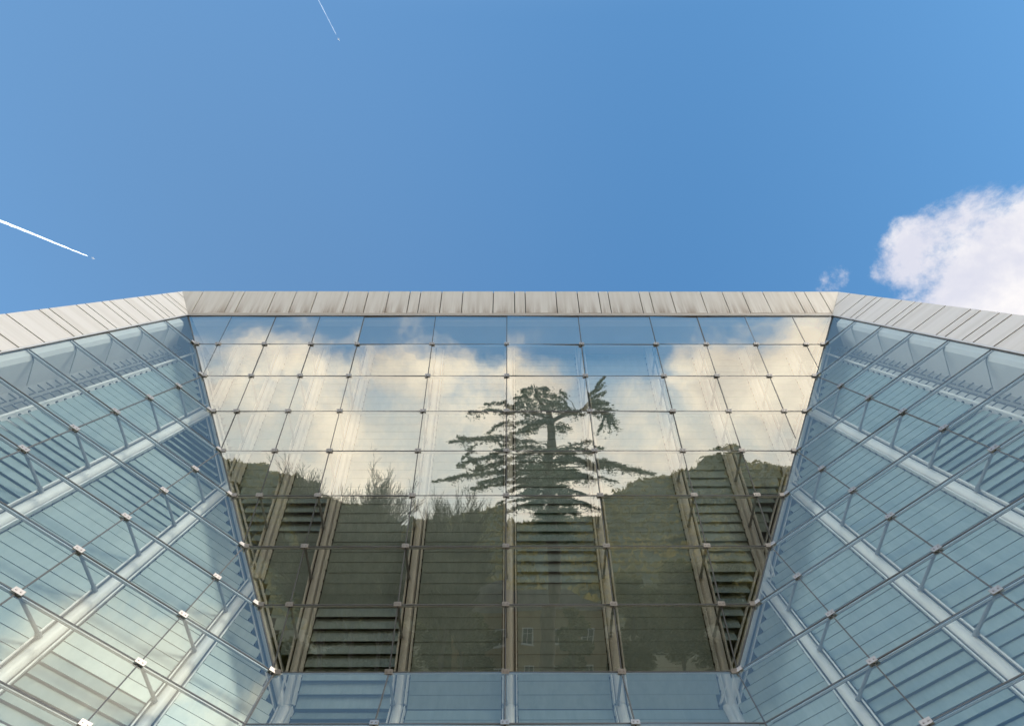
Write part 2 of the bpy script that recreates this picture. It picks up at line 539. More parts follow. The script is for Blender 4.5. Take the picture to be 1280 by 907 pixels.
for (r0, d0), (r1, d1) in zip(prof[:-1], prof[1:]):
    P = [pm(r0, cornx(0, r0)+.1, d0), pm(r0, cornx(1, r0)-.1, d0), pm(r1, cornx(1, r1)-.1, d1), pm(r1, cornx(0, r1)+.1, d1)]
    m.hexa(P, [p+NB*.04+UPS*.02 for p in P], 0)
part(m, 'return_panel', [M_PANEL, M_SEAM])

# ---- roof edge: pale metal panels on a dark backing
TOP, BOT = -.905, -.085
seams = [-10.75, -9.66, -9.3, -8.21, -7.48, -6.75, -5.66, -4.96, -4.23, -3.49, -3.12, -2.38, -1.64, -.57, .17, .54, 1.62,
         2.37, 3.11, 3.45, 4.54, 4.91, 5.65, 6.71, 7.48, 8.18, 8.91, 10.03, 10.38, 10.93]
bk = MB()
P = [pm(0, cornx(0, 0), .03), pm(0, cornx(1, 0), .03), pm(TOP+.01, cornx(1, TOP), .03), pm(TOP+.01, cornx(0, TOP), .03)]
bk.hexa(P, [p+NB*.25 for p in P], 0)
# drip trim along the glass
bk.bar(pm(-.045, cornx(0, -.045)+.02, -.012), pm(-.045, cornx(1, -.045)-.02, -.012), UPS, NB, .034, .02, 1)
bk.bar(pm(.005, cornx(0, .005)+.02, -.020), pm(.005, cornx(1, .005)-.02, -.020), UPS, NB, .016, .014, 2)
BAND = part(bk, 'roof_edge', [M_SEAM, M_CLAD, M_ALU], label='warm white roof edge over the leaning glass, rust stained along its lower rim')
ed = [None]+seams+[None]
for i in range(len(ed)-1):
    g = .015
    f = lambda e, s, r: cornx(s, r)+(.012 if s == 0 else -.012) if e is None else e+(g if s == 0 else -g)
    a1, b1 = f(ed[i], 0, BOT), f(ed[i+1], 1, BOT)
    a0, b0 = f(ed[i], 0, TOP), f(ed[i+1], 1, TOP)
    if ed[i] is None: a1, a0 = cornx(0, BOT)+.015, cornx(0, TOP)+.015
    if ed[i+1] is None: b1, b0 = cornx(1, BOT)-.015, cornx(1, TOP)-.015
    if b1 < a1: continue
    dz = rnd.uniform(-.006, .006)
    P = [pm(BOT, a1, -.022+dz), pm(BOT, b1, -.022+dz), pm(TOP, b0, -.022), pm(TOP, a0, -.022)]
    m = MB(); m.hexa(P, [p+NB*.045 for p in P], 0, uv=[(a1+20, 0), (b1+20, 0), (b0+20, 1), (a0+20, 1)])
    part(m, 'cladding_panel', M_CLAD, BAND)
SS = ([-.645, -.159, .058, .528, .771, 1.006, 1.506, 1.968, 2.211, 2.695, 2.95, 3.655, 3.889, 4.601, 5.15, 5.5, 6.2, 6.9, 7.25, 8.0, 8.6, 9.3, 9.9, 10.8, 11.4, 12.2, 13.0, 13.8, 14.6, 15.3],
      [-.346, .329, .754, .964, 1.657, 2.091, 2.308, 2.982, 3.634, 3.87, 4.289, 4.553, 5.0, 5.7, 6.05, 6.8, 7.4, 7.75, 8.5, 9.1, 9.9, 10.5, 11.2, 12.0, 12.8, 13.5, 14.3, 15.0])
HRG = 8+Z8/H-.02
for s in (0, 1):
    bk = MB()
    P = [pw(s, 0, 0, .03), pw(s, 0, HRG, .03), pw(s, TOP+.01, HRG, .03), pw(s, TOP+.01, TOP, .03)]
    if s == 0: P = list(reversed(P))
    bk.hexa(P, [p+WN[s]*.25 for p in P], 0)
    bk.bar(pw(s, -.012, 0, -.024), pw(s, -.012, HRG, -.024), WD[s], WN[s], .014, .012, 2)
    bd = part(bk, 'roof_edge', [M_SEAM, M_CLAD, M_ALU],
              label='pale outer jamb down the left side wall' if s == 0 else 'grey outer jamb down the right side wall')
    ed = [None]+SS[s]+[HRG]
    for i in range(len(ed)-1):
        g = .015
        hi = -3 if ed[i] is None else ed[i]+g
        lo = ed[i+1]-g
        poly = [(-.04, hi), (-.04, lo), (TOP, lo), (TOP, hi)]      # (v, hr), cut where hr < v
        cut = []
        for k, q in enumerate(poly):
            pq = poly[k-1]
            d0, d1 = pq[1]-pq[0]-.012, q[1]-q[0]-.012
            if (d0 < 0) != (d1 < 0):
                t = d0/(d0-d1); cut.append((pq[0]+(q[0]-pq[0])*t, pq[1]+(q[1]-pq[1])*t))
            if d1 >= 0: cut.append(q)
        if len(cut) < 3: continue
        P = [pw(s, v, q, -.022) for v, q in cut]
        U = [(q+60+50*s, .8+.2*(v/TOP)) for v, q in cut]
        if (P[1]-P[0]).cross(P[2]-P[0]).dot(WN[s]) > 0: P = list(reversed(P)); U = list(reversed(U))
        m = MB(); m.hexa(P, [p+WN[s]*.045 for p in P], 0, uv=U)
        part(m, 'cladding_panel', M_CLAD, bd)

# ---- the body behind the glass
ZT = pm(TOP, 0).z
m = MB()
m.box(V((0, 14.2, ZT-.12)), XA*(cornx(1, TOP)-.10), YA*12.4, ZUP*.10, 0)
part(m, 'roof', M_WALL)
m = MB()
for s, sg in ((0, -1), (1, 1)):
    x = cornx(s, TOP)
    m.box(V((x-sg*.16, 14.2, ZT/2-.14)), XA*.15, YA*12.6, ZUP*(ZT/2-.15), 0)
m.box(V((0, 26.5, ZT/2-.14)), XA*11.2, YA*.15, ZUP*(ZT/2-.15), 0)
part(m, 'outer_wall', M_WALL)
m = MB()
m.box(V((0, 14.0, ZT/2-.2)), XA*11.1, YA*.15, ZUP*(ZT/2-.4), 0)
for z in (4.2, 8.3, 12.4, 16.5):
    m.box(V((0, 11.9 if z > 7 else 11.6, z)), XA*(5.2 if z < 9 else 7.0), YA*1.9, ZUP*.18, 0)
for x in (-8, -3.3, 3.3, 8):
    m.box(V((x, 12.5, 9)), XA*.22, YA*.22, ZUP*9, 0)
part(m, 'interior_wall', M_INT)
m = MB()
zb = Z8-4*H
for s in (0, 1):
    a, b = pw(s, 0, 8, .12), pw(s, 8, 8, .12); a.z = b.z = 0
    m.box((a+b)/2+ZUP*(zb/2-.02), (b-a)/2, WN[s]*.1, ZUP*(zb/2-.02), 0)
m.box(V(((XL+XR)/2, Y8+.14, zb/2-.02)), XA*((XR-XL)/2), YA*.1, ZUP*(zb/2-.02), 0)
part(m, 'ground_floor_wall', M_PLINTH)

# ------------------------------------------------------------------ ground and hills
m, nt, out = new_mat('meadow_and_gravel')
tc = nt.nodes.new('ShaderNodeTexCoord')
n1 = nt.nodes.new('ShaderNodeTexNoise'); n1.inputs['Scale'].default_value = .05; n1.inputs['Detail'].default_value = 8
n2 = nt.nodes.new('ShaderNodeTexNoise'); n2.inputs['Scale'].default_value = 3; n2.inputs['Detail'].default_value = 6
lk(nt, tc.outputs['Object'], n1.inputs['Vector']); lk(nt, tc.outputs['Object'], n2.inputs['Vector'])
ln = nt.nodes.new('ShaderNodeVectorMath'); ln.operation = 'LENGTH'; lk(nt, tc.outputs['Object'], ln.inputs[0])
mr = nt.nodes.new('ShaderNodeMapRange'); mr.inputs['From Min'].default_value = 24; mr.inputs['From Max'].default_value = 27
lk(nt, ln.outputs['Value'], mr.inputs['Value'])
cg = nt.nodes.new('ShaderNodeValToRGB')
cg.color_ramp.elements[0].color = (.05, .06, .025, 1); cg.color_ramp.elements[1].color = (.10, .09, .045, 1)
lk(nt, n1.outputs['Fac'], cg.inputs['Fac'])
cp = nt.nodes.new('ShaderNodeValToRGB')
cp.color_ramp.elements[0].color = (.36, .26, .165, 1); cp.color_ramp.elements[1].color = (.50, .37, .245, 1)
lk(nt, n2.outputs['Fac'], cp.inputs['Fac'])
mx = nt.nodes.new('ShaderNodeMix'); mx.data_type = 'RGBA'
lk(nt, mr.outputs['Result'], mx.inputs['Factor']); lk(nt, cp.outputs['Color'], mx.inputs['A']); lk(nt, cg.outputs['Color'], mx.inputs['B'])
p = nt.nodes.new('ShaderNodeBsdfPrincipled'); p.inputs['Roughness'].default_value = .95
lk(nt, mx.outputs['Result'], p.inputs['Base Color']); lk(nt, p.outputs['BSDF'], out.inputs['Surface'])
M_GROUND = m
g = MB(); S = 6000
g.quad((-S, -S, 0), (S, -S, 0), (S, S, 0), (-S, S, 0))
tag(g.build('ground', M_GROUND), None, kind='structure')

M_FOREST = simple('dark_wooded_slope', (.09, .096, .05), .95, 0, .5, .07)
ridge = [(-700, 70), (-520, 95), (-380, 96), (-300, 90), (-217, 87), (-197, 86.5), (-161, 81), (-133, 74), (-116, 67), (-88, 64), (-71, 50.5), (-54, 45), (-32, 51),
         (1, 58), (40, 60), (69, 62), (91, 73), (116, 79), (127, 84.5), (137, 91), (150, 96.5), (165, 94), (182, 90), (205, 89.5), (233, 91), (300, 99), (400, 104), (550, 92), (700, 70)]
def ridge_h(x):
    for (a, ha), (b, hb) in zip(ridge[:-1], ridge[1:]):
        if a <= x <= b: return ha+(hb-ha)*(x-a)/(b-a)
    return 60
g = MB(); nx, ny = 240, 26
grid = {}
for i in range(nx+1):
    x = -700+1400*i/nx
    for j in range(ny+1):
        t = j/ny
        y = -105-245*min(1, t*1.25)-(max(0, t-.8)*900)
        if t <= .8:
            u = t/.8
            z = ridge_h(x*(.96+.04*u))*(u**1.15)
        else: z = ridge_h(x)*(1-(t-.8)*3.2)
        if 0 < t <= .8: z += rnd.uniform(-.7, .5)*min(1, 6*t)*(.5 if t > .72 else 1.)
        grid[i, j] = len(g.v); g.v.append(V((x+rnd.uniform(-2, 2), y, z-(1 if j == 0 else 0))))
for i in range(nx):
    for j in range(ny):
        g.f.append((grid[i, j], grid[i, j+1], grid[i+1, j+1], grid[i+1, j])); g.m.append(0)
wood = MB()
for _ in range(40000):
    i = rnd.randrange(nx); j = rnd.randrange(int(ny*.82))
    a = V(g.v[grid[i, j]]); b = V(g.v[grid[i+1, j+1]])
    c = V((a.x+(b.x-a.x)*rnd.random(), a.y+(b.y-a.y)*rnd.random(), (a.z+b.z)/2))
    hgt = rnd.uniform(.8, 3.0); w_ = rnd.uniform(.7, 1.6)
    for k in range(3):
        t = rnd.uniform(0, 6.283)
        p0 = c+V((rnd.gauss(0, 1.4), rnd.gauss(0, 1.4), rnd.uniform(-.5, .6)*hgt*.6))
        wood.tri(p0+V((math.cos(t)*w_, math.sin(t)*w_, -.2)), p0-V((math.cos(t)*w_, math.sin(t)*w_, .2)), p0+V((rnd.gauss(0, .6), rnd.gauss(0, .6), hgt*rnd.uniform(.4, .8))))
hills = g.build('hills', M_FOREST, smooth=False)
tag(hills, None, kind='structure')

# ------------------------------------------------------------------ trees
M_BARK = simple('dark_bark', (.055, .042, .032), .95, 0, .3, 4)
M_TWIG = simple('brown_twigs', (.06, .045, .03), .9, 0, .3, 2)
def leaf_mat(name, c0, c1, scale=.8, thin=.5):
    m, nt, out = new_mat(name)
    tc = nt.nodes.new('ShaderNodeTexCoord')
    n = nt.nodes.new('ShaderNodeTexNoise'); n.inputs['Scale'].default_value = scale; n.inputs['Detail'].default_value = 4
    lk(nt, tc.outputs['Object'], n.inputs['Vector'])
    cr = nt.nodes.new('ShaderNodeValToRGB')
    cr.color_ramp.elements[0].position = .35; cr.color_ramp.elements[1].position = .68
    cr.color_ramp.elements[0].color = (*c0, 1); cr.color_ramp.elements[1].color = (*c1, 1)
    lk(nt, n.outputs['Fac'], cr.inputs['Fac'])
    p = nt.nodes.new('ShaderNodeBsdfPrincipled'); p.inputs['Roughness'].default_value = .7
    p.inputs['Specular IOR Level'].default_value = .25
    lk(nt, cr.outputs['Color'], p.inputs['Base Color'])
    tl = nt.nodes.new('ShaderNodeBsdfTranslucent')                # light passing through thin leaves
    sc2 = nt.nodes.new('ShaderNodeVectorMath'); sc2.operation = 'MULTIPLY'; sc2.inputs[1].default_value = (1.5, 1.35, .8)
    lk(nt, cr.outputs['Color'], sc2.inputs[0]); lk(nt, sc2.outputs['Vector'], tl.inputs['Color'])
    mxl = nt.nodes.new('ShaderNodeMixShader'); mxl.inputs['Fac'].default_value = thin
    lk(nt, p.outputs['BSDF'], mxl.inputs[1]); lk(nt, tl.outputs['BSDF'], mxl.inputs[2])
    lk(nt, mxl.outputs['Shader'], out.inputs['Surface'])
    return m
M_CEDAR = leaf_mat('cedar_needles', (.024, .066, .036), (.055, .108, .056), .8, .08)
M_EVER = leaf_mat('evergreen_leaves', (.045, .060, .028), (.13, .12, .05))

def leafpad(g, c, rx, rz, n, size, axis):
    """flat spray of needle tufts around c"""
    side = axis.cross(ZUP)
    if side.length < .1: side = XA.copy()
    side.normalize()
    for _ in range(n):
        q = c+axis*rnd.gauss(0, rx*.6)+side*rnd.gauss(0, rx*1.25)+ZUP*(rnd.gauss(0, rz*.38)-.06*rnd.random())
        a = rnd.uniform(0, 6.283); s = size*rnd.uniform(.55, 1.3)
        d = V((math.cos(a), math.sin(a), rnd.uniform(-.75, .35))).normalized()
        e = d.orthogonal().normalized()
        e = (e*math.cos(a*3)+d.cross(e)*math.sin(a*3))
        g.tri(q-d*s*.5+e*s*.28, q-d*s*.5-e*s*.28, q+d*s*.8)
TRUNKS = [[(3.24, -24.0, 4.47, 0.55), (3.39, -24.0, 13.13, 0.5), (3.45, -24.0, 19.66, 0.42), (3.48, -24.0, 22.34, 0.36), (3.5, -24.0, 24.57, 0.3)], [(3.5, -24.0, 24.57, 0.24), (2.98, -24.0, 25.87, 0.17), (2.32, -24.0, 26.98, 0.1), (2.06, -24.0, 28.01, 0.04)], [(3.5, -24.0, 24.37, 0.2), (4.65, -23.5, 24.97, 0.16), (6.04, -23.0, 25.62, 0.12), (7.04, -23.0, 26.77, 0.08), (7.85, -23.0, 27.85, 0.03)]]
BRANCHES = [(5.0, -23.5, 25.0, 7.3, -22.5, 25.7, 0.4, 1.2, 0.0),
 (2.06, -24.0, 27.67, 1.19, -24.0, 27.53, 0.35, 1, 0.1),
 (2.06, -24.0, 27.53, 3.0, -24.0, 27.53, 0.35, 1, 0.1),
 (2.06, -24.0, 27.32, 0.51, -23.0, 26.56, 0.4, 1, 0.1),
 (2.19, -24.0, 27.25, 4.49, -25.0, 27.11, 0.4, 1, 0.1),
 (2.32, -24.0, 26.84, 0.73, -25.0, 26.76, 0.55, 1.3, 0.05),
 (2.32, -24.0, 26.7, 4.09, -23.0, 25.89, 0.5, 1, 0.05),
 (2.58, -24.0, 26.22, 0.18, -24.0, 25.94, 0.6, 1.4, 0.05),
 (2.72, -24.0, 26.08, 5.1, -25.0, 26.19, 0.5, 1, 0.05),
 (2.85, -24.0, 25.87, -1.64, -23.0, 25.62, 0.35, 0.8, 0.55),
 (3.11, -24.0, 25.46, 0.32, -24.0, 25.33, 0.6, 1.5, 0.1),
 (3.24, -24.0, 25.33, 5.51, -24.0, 25.74, 0.5, 1, 0.1),
 (7.04, -23.0, 26.77, 7.85, -23.0, 27.85, 0.35, 1.1, 0.0),
 (6.22, -22.0, 25.76, 7.45, -22.0, 26.81, 0.4, 1, 0.2),
 (6.72, -24.0, 26.29, 8.07, -24.0, 26.91, 0.4, 1, 0.2),
 (5.51, -23.0, 25.35, 4.23, -23.0, 27.1, 0.3, 0.7, 0.55),
 (5.3, -25.0, 25.77, 4.7, -25.0, 26.83, 0.4, 0.8, 0.3),
 (6.37, -23.0, 25.89, 8.13, -23.0, 25.76, 0.35, 1, 0.2),
 (6.41, -22.0, 25.37, 7.49, -22.0, 25.3, 0.45, 1.1, 0.1),
 (6.17, -23.0, 25.55, 7.85, -23.0, 25.09, 0.45, 1.1, 0.1),
 (5.91, -23.0, 25.42, 8.63, -23.0, 25.02, 0.35, 1, 0.3),
 (8.31, -23.0, 25.15, 9.06, -23.0, 24.02, 0.55, 1.3, 0.0),
 (8.34, -23.5, 25.31, 7.85, -23.5, 24.03, 0.6, 1.2, 0.2),
 (8.29, -22.6, 24.9, 8.4, -22.6, 23.84, 0.5, 1, 0.1),
 (4.51, -24.0, 25.05, 3.51, -24.0, 25.53, 0.5, 1, 0.1),
 (5.09, -25.0, 25.49, 6.86, -25.0, 25.77, 0.4, 1, 0.2),
 (4.17, -24.0, 24.85, 5.89, -23.0, 24.68, 0.35, 1, 0.2),
 (3.5, -24.0, 24.78, 1.55, -25.0, 25.28, 0.55, 1.3, 0.1),
 (3.5, -24.0, 24.64, -3.13, -23.0, 24.82, 0.4, 0.9, 0.45),
 (0.18, -23.5, 24.3, -1.52, -23.5, 23.49, 0.4, 1, 0.2),
 (3.5, -24.0, 24.37, 0.19, -25.0, 24.38, 0.6, 1.4, 0.1),
 (3.5, -24.0, 24.51, 1.12, -22.0, 23.15, 0.5, 1.3, 0.2),
 (3.5, -24.0, 24.23, 4.96, -24.0, 23.89, 0.4, 0.9, 0.3),
 (3.5, -24.0, 23.83, 0.18, -24.0, 23.35, 0.5, 1.0, 0.3),
 (3.48, -24.0, 22.61, -0.36, -25.0, 22.72, 0.5, 1.1, 0.3),
 (3.5, -24.0, 24.1, 4.25, -23.0, 23.42, 0.4, 0.8, 0.3),
 (3.48, -24.0, 22.2, -3.83, -23.0, 22.76, 0.4, 1.1, 0.4),
 (0.18, -23.5, 22.49, -4.52, -23.5, 22.49, 0.4, 1.1, 0.2),
 (3.48, -24.0, 21.93, -1.4, -22.0, 21.35, 0.5, 1.2, 0.2),
 (-2.43, -23.5, 22.35, -3.86, -23.5, 21.36, 0.35, 1, 0.0),
 (3.48, -24.0, 22.07, 8.11, -24.0, 22.61, 0.4, 0.7, 0.3),
 (3.48, -24.0, 21.93, 7.27, -25.0, 22.02, 0.5, 1.2, 0.2),
 (3.48, -24.0, 21.8, 5.2, -22.0, 20.96, 0.5, 1.4, 0.1),
 (3.48, -24.0, 21.8, 1.22, -26.0, 21.69, 0.5, 1.4, 0.1),
 (-3.73, -23.5, 21.42, -2.16, -23.5, 20.37, 0.4, 1.2, 0.0),
 (3.47, -24.0, 21.26, -4.13, -23.0, 20.73, 0.5, 1.2, 0.5),
 (3.47, -24.0, 21.13, -2.78, -24.0, 20.53, 0.55, 1.3, 0.3),
 (3.47, -24.0, 21.0, 6.6, -23.0, 20.79, 0.5, 1.4, 0.1),
 (3.47, -24.0, 20.86, 0.18, -25.0, 20.66, 0.6, 1.5, 0.0),
 (3.46, -24.0, 20.66, 9.16, -23.0, 20.26, 0.5, 1, 0.5),
 (3.46, -24.0, 20.46, 11.39, -23.0, 19.61, 0.45, 1.2, 0.5),
 (3.46, -24.0, 20.33, 10.81, -24.5, 20.15, 0.45, 1.1, 0.45),
 (3.46, -24.0, 20.19, 6.11, -22.0, 19.5, 0.6, 1.6, 0.0),
 (3.46, -24.0, 20.19, -6.03, -23.0, 19.3, 0.45, 1.2, 0.3),
 (3.46, -24.0, 20.06, -5.13, -24.5, 19.82, 0.5, 1.3, 0.3),
 (3.46, -24.0, 19.93, -2.33, -22.0, 19.0, 0.6, 1.5, 0.1),
 (3.46, -24.0, 19.79, 0.85, -25.0, 19.57, 0.6, 1.6, 0.0),
 (3.45, -24.0, 19.66, 8.69, -24.0, 19.19, 0.4, 1, 0.2),
 (3.45, -24.0, 19.26, -3.09, -24.0, 18.87, 0.45, 1.1, 0.2),
 (3.45, -24.0, 19.13, 0.17, -23.0, 18.45, 0.5, 1.2, 0.1),
 (3.45, -24.0, 19.13, 5.92, -23.0, 18.32, 0.5, 1.2, 0.1),
 (3.45, -24.0, 18.73, 7.68, -24.0, 17.81, 0.5, 1, 0.1),
 (3.44, -24.0, 18.47, -0.8, -24.0, 17.55, 0.5, 1, 0.1)]
cb = V((3.24, -24, 0))
cedar = empty('cedar_tree', cb)
tag(cedar, 'tall dark green cedar with flat tiered branches, mirrored in the middle of the leaning glass', 'tree')
tk = MB(); cr_ = MB()
for L in TRUNKS:
    for a, b in zip(L[:-1], L[1:]): tk.tube(a[:3], b[:3], a[3], b[3], 10)
tk.tube((3.24, -24, -.3), TRUNKS[0][0][:3], .62, .55, 12)
def limb(a, b, thick, dens, start):
    d = b-a; ln = d.length; ax = d.normalized()
    prev = a; n = max(3, int(ln/.35))
    pts = []
    for k in range(1, n+1):
        t = k/n
        q = a+d*t+ZUP*(.22*ln*.25*math.sin(math.pi*t))+V((0, rnd.gauss(0, .05), rnd.gauss(0, .03)))
        tk.tube(prev, q, max(.014, .022*ln**.6*(1-(k-1)/n)), max(.010, .022*ln**.6*(1-k/n)), 5, caps=False)
        prev = q; pts.append((t, q))
    for t, q in pts:
        if t < start: continue
        w = thick*(1.0-.45*t)
        leafpad(cr_, q, w*.85, w*.50, int(42*dens), .21, ax)
        if rnd.random() < .75:      # drooping tips under the spray
            for _ in range(int(6*dens)):
                p0 = q+V((rnd.gauss(0, .25), rnd.gauss(0, .5), 0))
                leafpad(cr_, p0-ZUP*rnd.uniform(.1, .45), .10, .20, 3, .16, ax)
for B in BRANCHES: limb(V(B[:3]), V(B[3:6]), B[6], B[7], B[8])
for z, ln, cnt in ((26.3, 1.6, 4), (20.9, 4.6, 9), (19.2, 5.4, 10), (18.3, 5.6, 12), (17.2, 5.6, 12), (15.8, 5.0, 10)):
    for k in range(cnt):                    # limbs towards and away from the glass
        a = rnd.choice((1, -1))*rnd.uniform(.9, 2.2)
        l2 = ln*rnd.uniform(.7, 1.1)
        q0 = V((3.45, -24, z+rnd.uniform(-.4, .4)))
        limb(q0, q0+V((math.cos(a)*l2*.75, math.sin(a)*l2, rnd.uniform(-.5, .25))), .4, .5, .45)
tk.build('trunk', M_BARK, cedar, cb, True)
cr_.build('crown', M_CEDAR, cedar, cb)

def bare_tree(x, y, h, spread, label, seed, fine=5, leg=.36):
    r2 = random.Random(seed)
    base = V((x, y, 0))
    t = empty('bare_tree', base); tag(t, label, 'tree', 'bare trees behind the viewer')
    segs = []
    def grow(p, d, ln, r, lev):
        n = 3
        for k in range(n):
            d = (d+V((r2.gauss(0, .08), r2.gauss(0, .08), r2.gauss(.055, .05)))).normalized()
            q = p+d*ln/n
            segs.append((p, q, r, r*.84, lev)); r *= .84; p = q
            if lev < fine and (k > 0 or lev > 0):
                for _ in range(3 if lev == 2 else 2):
                    a = r2.uniform(0, 6.283)
                    e = (d+V((math.cos(a), math.sin(a), .35))*r2.uniform(.4, .95)*spread).normalized()
                    grow(p, e, ln*r2.uniform(.45, .66), r*.6, lev+1 if lev else 1)
        if lev < fine: grow(p, d, ln*.70, r*.85, lev+1)
    grow(V((0, 0, 0)), V((0, 0, 1)), leg, .014, 0)
    sc_ = h/max(q.z for _, q, _, _, _ in segs)
    tk, tw = MB(), MB()
    for p, q, r, r1, lev in segs:
        (tk if lev < 2 else tw).tube(base+p*sc_, base+q*sc_, max(.020, r*sc_), max(.013, r1*sc_), 7 if lev < 2 else 3, caps=False)
    tk.tube(base-ZUP*.3, base, .015*h, .014*h, 8)
    tk.build('trunk', M_BARK, t, base); tw.build('crown', M_TWIG, t, base)
    return t
for i, a in enumerate([
        (-17.2, -30, 23.2, 1.15, 'bare tree with the broadest rounded top, mirrored furthest left'),
        (-14.3, -30, 23.8, 1.0, 'tallest upright bare tree, mirrored just right of the broad bare one'),
        (-12.6, -30, 22.8, 1.0, 'upright bare tree mirrored right of the tallest bare one'),
        (-11.0, -31, 21.8, 1.0, 'shortest of the upright bare trees mirrored left of the open gap'),
        (-6.8, -33, 21.6, 1.0, 'wide bare tree with long branches, mirrored left of the cedar'),
        (-4.6, -35, 18.2, 1.05, 'low bare tree with tangled twigs, mirrored under the cedar boughs'),
        (26.2, -30, 22.7, .7, 'bare tree tuft mirrored beside the right corner of the leaning glass')]):
    bare_tree(*a[:4], a[4], 100+i)

def evergreen(x, y, h, w, label, seed):
    r2 = random.Random(seed)
    base = V((x, y, 0)); t = empty('evergreen_tree', base)
    tag(t, label, 'tree', 'evergreens behind the viewer')
    tk, g = MB(), MB()
    tk.tube(base-ZUP*.2, base+ZUP*h*.9, h*.022, .04, 8)
    lobes = [(base+V((r2.gauss(0, w*.42), r2.gauss(0, w*.42), h*r2.uniform(.10, .80))), w*r2.uniform(.35, .62)) for _ in range(16)]
    lobes.append((base+ZUP*(h-w*.4), w*.42))
    for c, rr in lobes:
        for _ in range(int(420*rr)):
            a, u = r2.uniform(0, 6.283), r2.uniform(-1, 1)
            k = (1-u*u)**.5; rad = rr*r2.uniform(.55, 1.08)
            q = c+V((math.cos(a)*k, math.sin(a)*k, u*.8))*rad
            b = r2.uniform(0, 6.283); s = r2.uniform(.2, .48)
            d = V((math.cos(b), math.sin(b), r2.uniform(-.6, .6))).normalized(); e = d.orthogonal().normalized()
            g.tri(q-d*s*.5+e*s*.4, q-d*s*.5-e*s*.4, q+d*s*.7)
    tk.build('trunk', M_BARK, t, base); g.build('crown', M_EVER, t, base)
for i, a in enumerate([
        (-22, -43, 12.5, 4.2, 'broad evergreen mirrored lowest at the left edge of the leaning glass'),
        (-15, -46, 11.8, 4.0, 'round evergreen mirrored low in the left glass columns'),
        (-8.2, -44, 11.6, 3.6, 'evergreen mirrored low beside the left end of the ochre house'),
        (-3.2, -36.2, 8.4, 1.9, 'narrow evergreen mirrored against the left part of the house wall'),
        (6.6, -35.5, 8.8, 1.9, 'dark evergreen mirrored just right of the house window'),
        (14.0, -43, 11.5, 3.6, 'bushy evergreen mirrored low to the right of the house'),
        (20.5, -46, 13.4, 4.2, 'large evergreen mirrored low near the right corner'),
        (28, -48, 14.0, 4.2, 'tall evergreen mirrored lowest on the far right')]):
    evergreen(*a[:4], a[4], 40+i)

tag(wood.build('woodland', leaf_mat('woodland_leaves', (.095, .100, .050), (.27, .235, .115), .03)), 'olive green woodland covering the hills, mirrored in the leaning glass', 'woodland', kind='stuff')
# ------------------------------------------------------------------ the house behind the viewer
M_OCHRE = simple('ochre_plaster', (.33, .225, .12), .95, 0, .2, .8)
M_TILE = simple('brown_roof_tiles', (.05, .042, .028), .9, 0, .3, 3)
M_FRAME = simple('white_window_frame', (.72, .70, .66), .6)
M_PANE = simple('dark_window_glass', (.03, .035, .04), .08, 0, 0, 1, .8)
M_SHUT = simple('green_shutter', (.05, .085, .06), .7)
hb = V((2.3, -38, 0))
house = empty('house', hb)
tag(house, 'ochre plastered two storey house with white framed windows, mirrored low in the leaning glass', 'house')
g = MB(); hw, hd, hh = 8.2, 5.5, 8.2
g.box(hb+V((0, -hd, hh/2)), XA*hw, YA*hd, ZUP*hh/2, 0)
g.box(hb+V((0, .04, 3.55)), XA*(hw+.05), YA*.06, ZUP*.12, 0)
g.build('wall', M_OCHRE, house, hb)
g = MB(); o = .6
A = [hb+V((-hw-o, o, hh)), hb+V((hw+o, o, hh)), hb+V((hw+o, -2*hd-o, hh)), hb+V((-hw-o, -2*hd-o, hh))]
r0, r1 = hb+V((-hw+4.5, -hd, hh+2.3)), hb+V((hw-4.5, -hd, hh+2.3))
g.quad(A[0], A[1], r1, r0); g.tri(A[1], A[2], r1); g.quad(A[2], A[3], r0, r1); g.tri(A[3], A[0], r0)
g.quad(A[3], A[2], A[1], A[0])
rf = g.build('roof', M_TILE, house, hb)
g = MB(); g.box(hb+V((3, -hd-1, hh+2.2)), XA*.4, YA*.4, ZUP*1.2); g.build('chimney', M_OCHRE, rf, hb)
for fl in (1.7, 5.5):
    for x in (-6.3, -3.1, 0, 3.1, 6.3):
        c = hb+V((x, .02, fl)); w, h2 = .55, .82
        g = MB()
        for sg in (-1, 1):
            g.box(c+V((sg*w, .02, 0)), XA*.06, YA*.05, ZUP*h2)
            g.box(c+V((0, .02, sg*h2)), XA*(w+.06), YA*.055, ZUP*.06)
        g.box(c+V((0, .02, 0)), XA*.04, YA*.045, ZUP*h2)
        g.box(c+V((0, .02, .2)), XA*w, YA*.04, ZUP*.03)
        g.box(c+V((0, .06, -h2-.1)), XA*(w+.15), YA*.10, ZUP*.045)
        wn = g.build('window', M_FRAME, house, hb)
        g = MB(); g.box(c+V((0, .012, 0)), XA*w, YA*.02, ZUP*h2); g.build('pane', M_PANE, wn, hb)

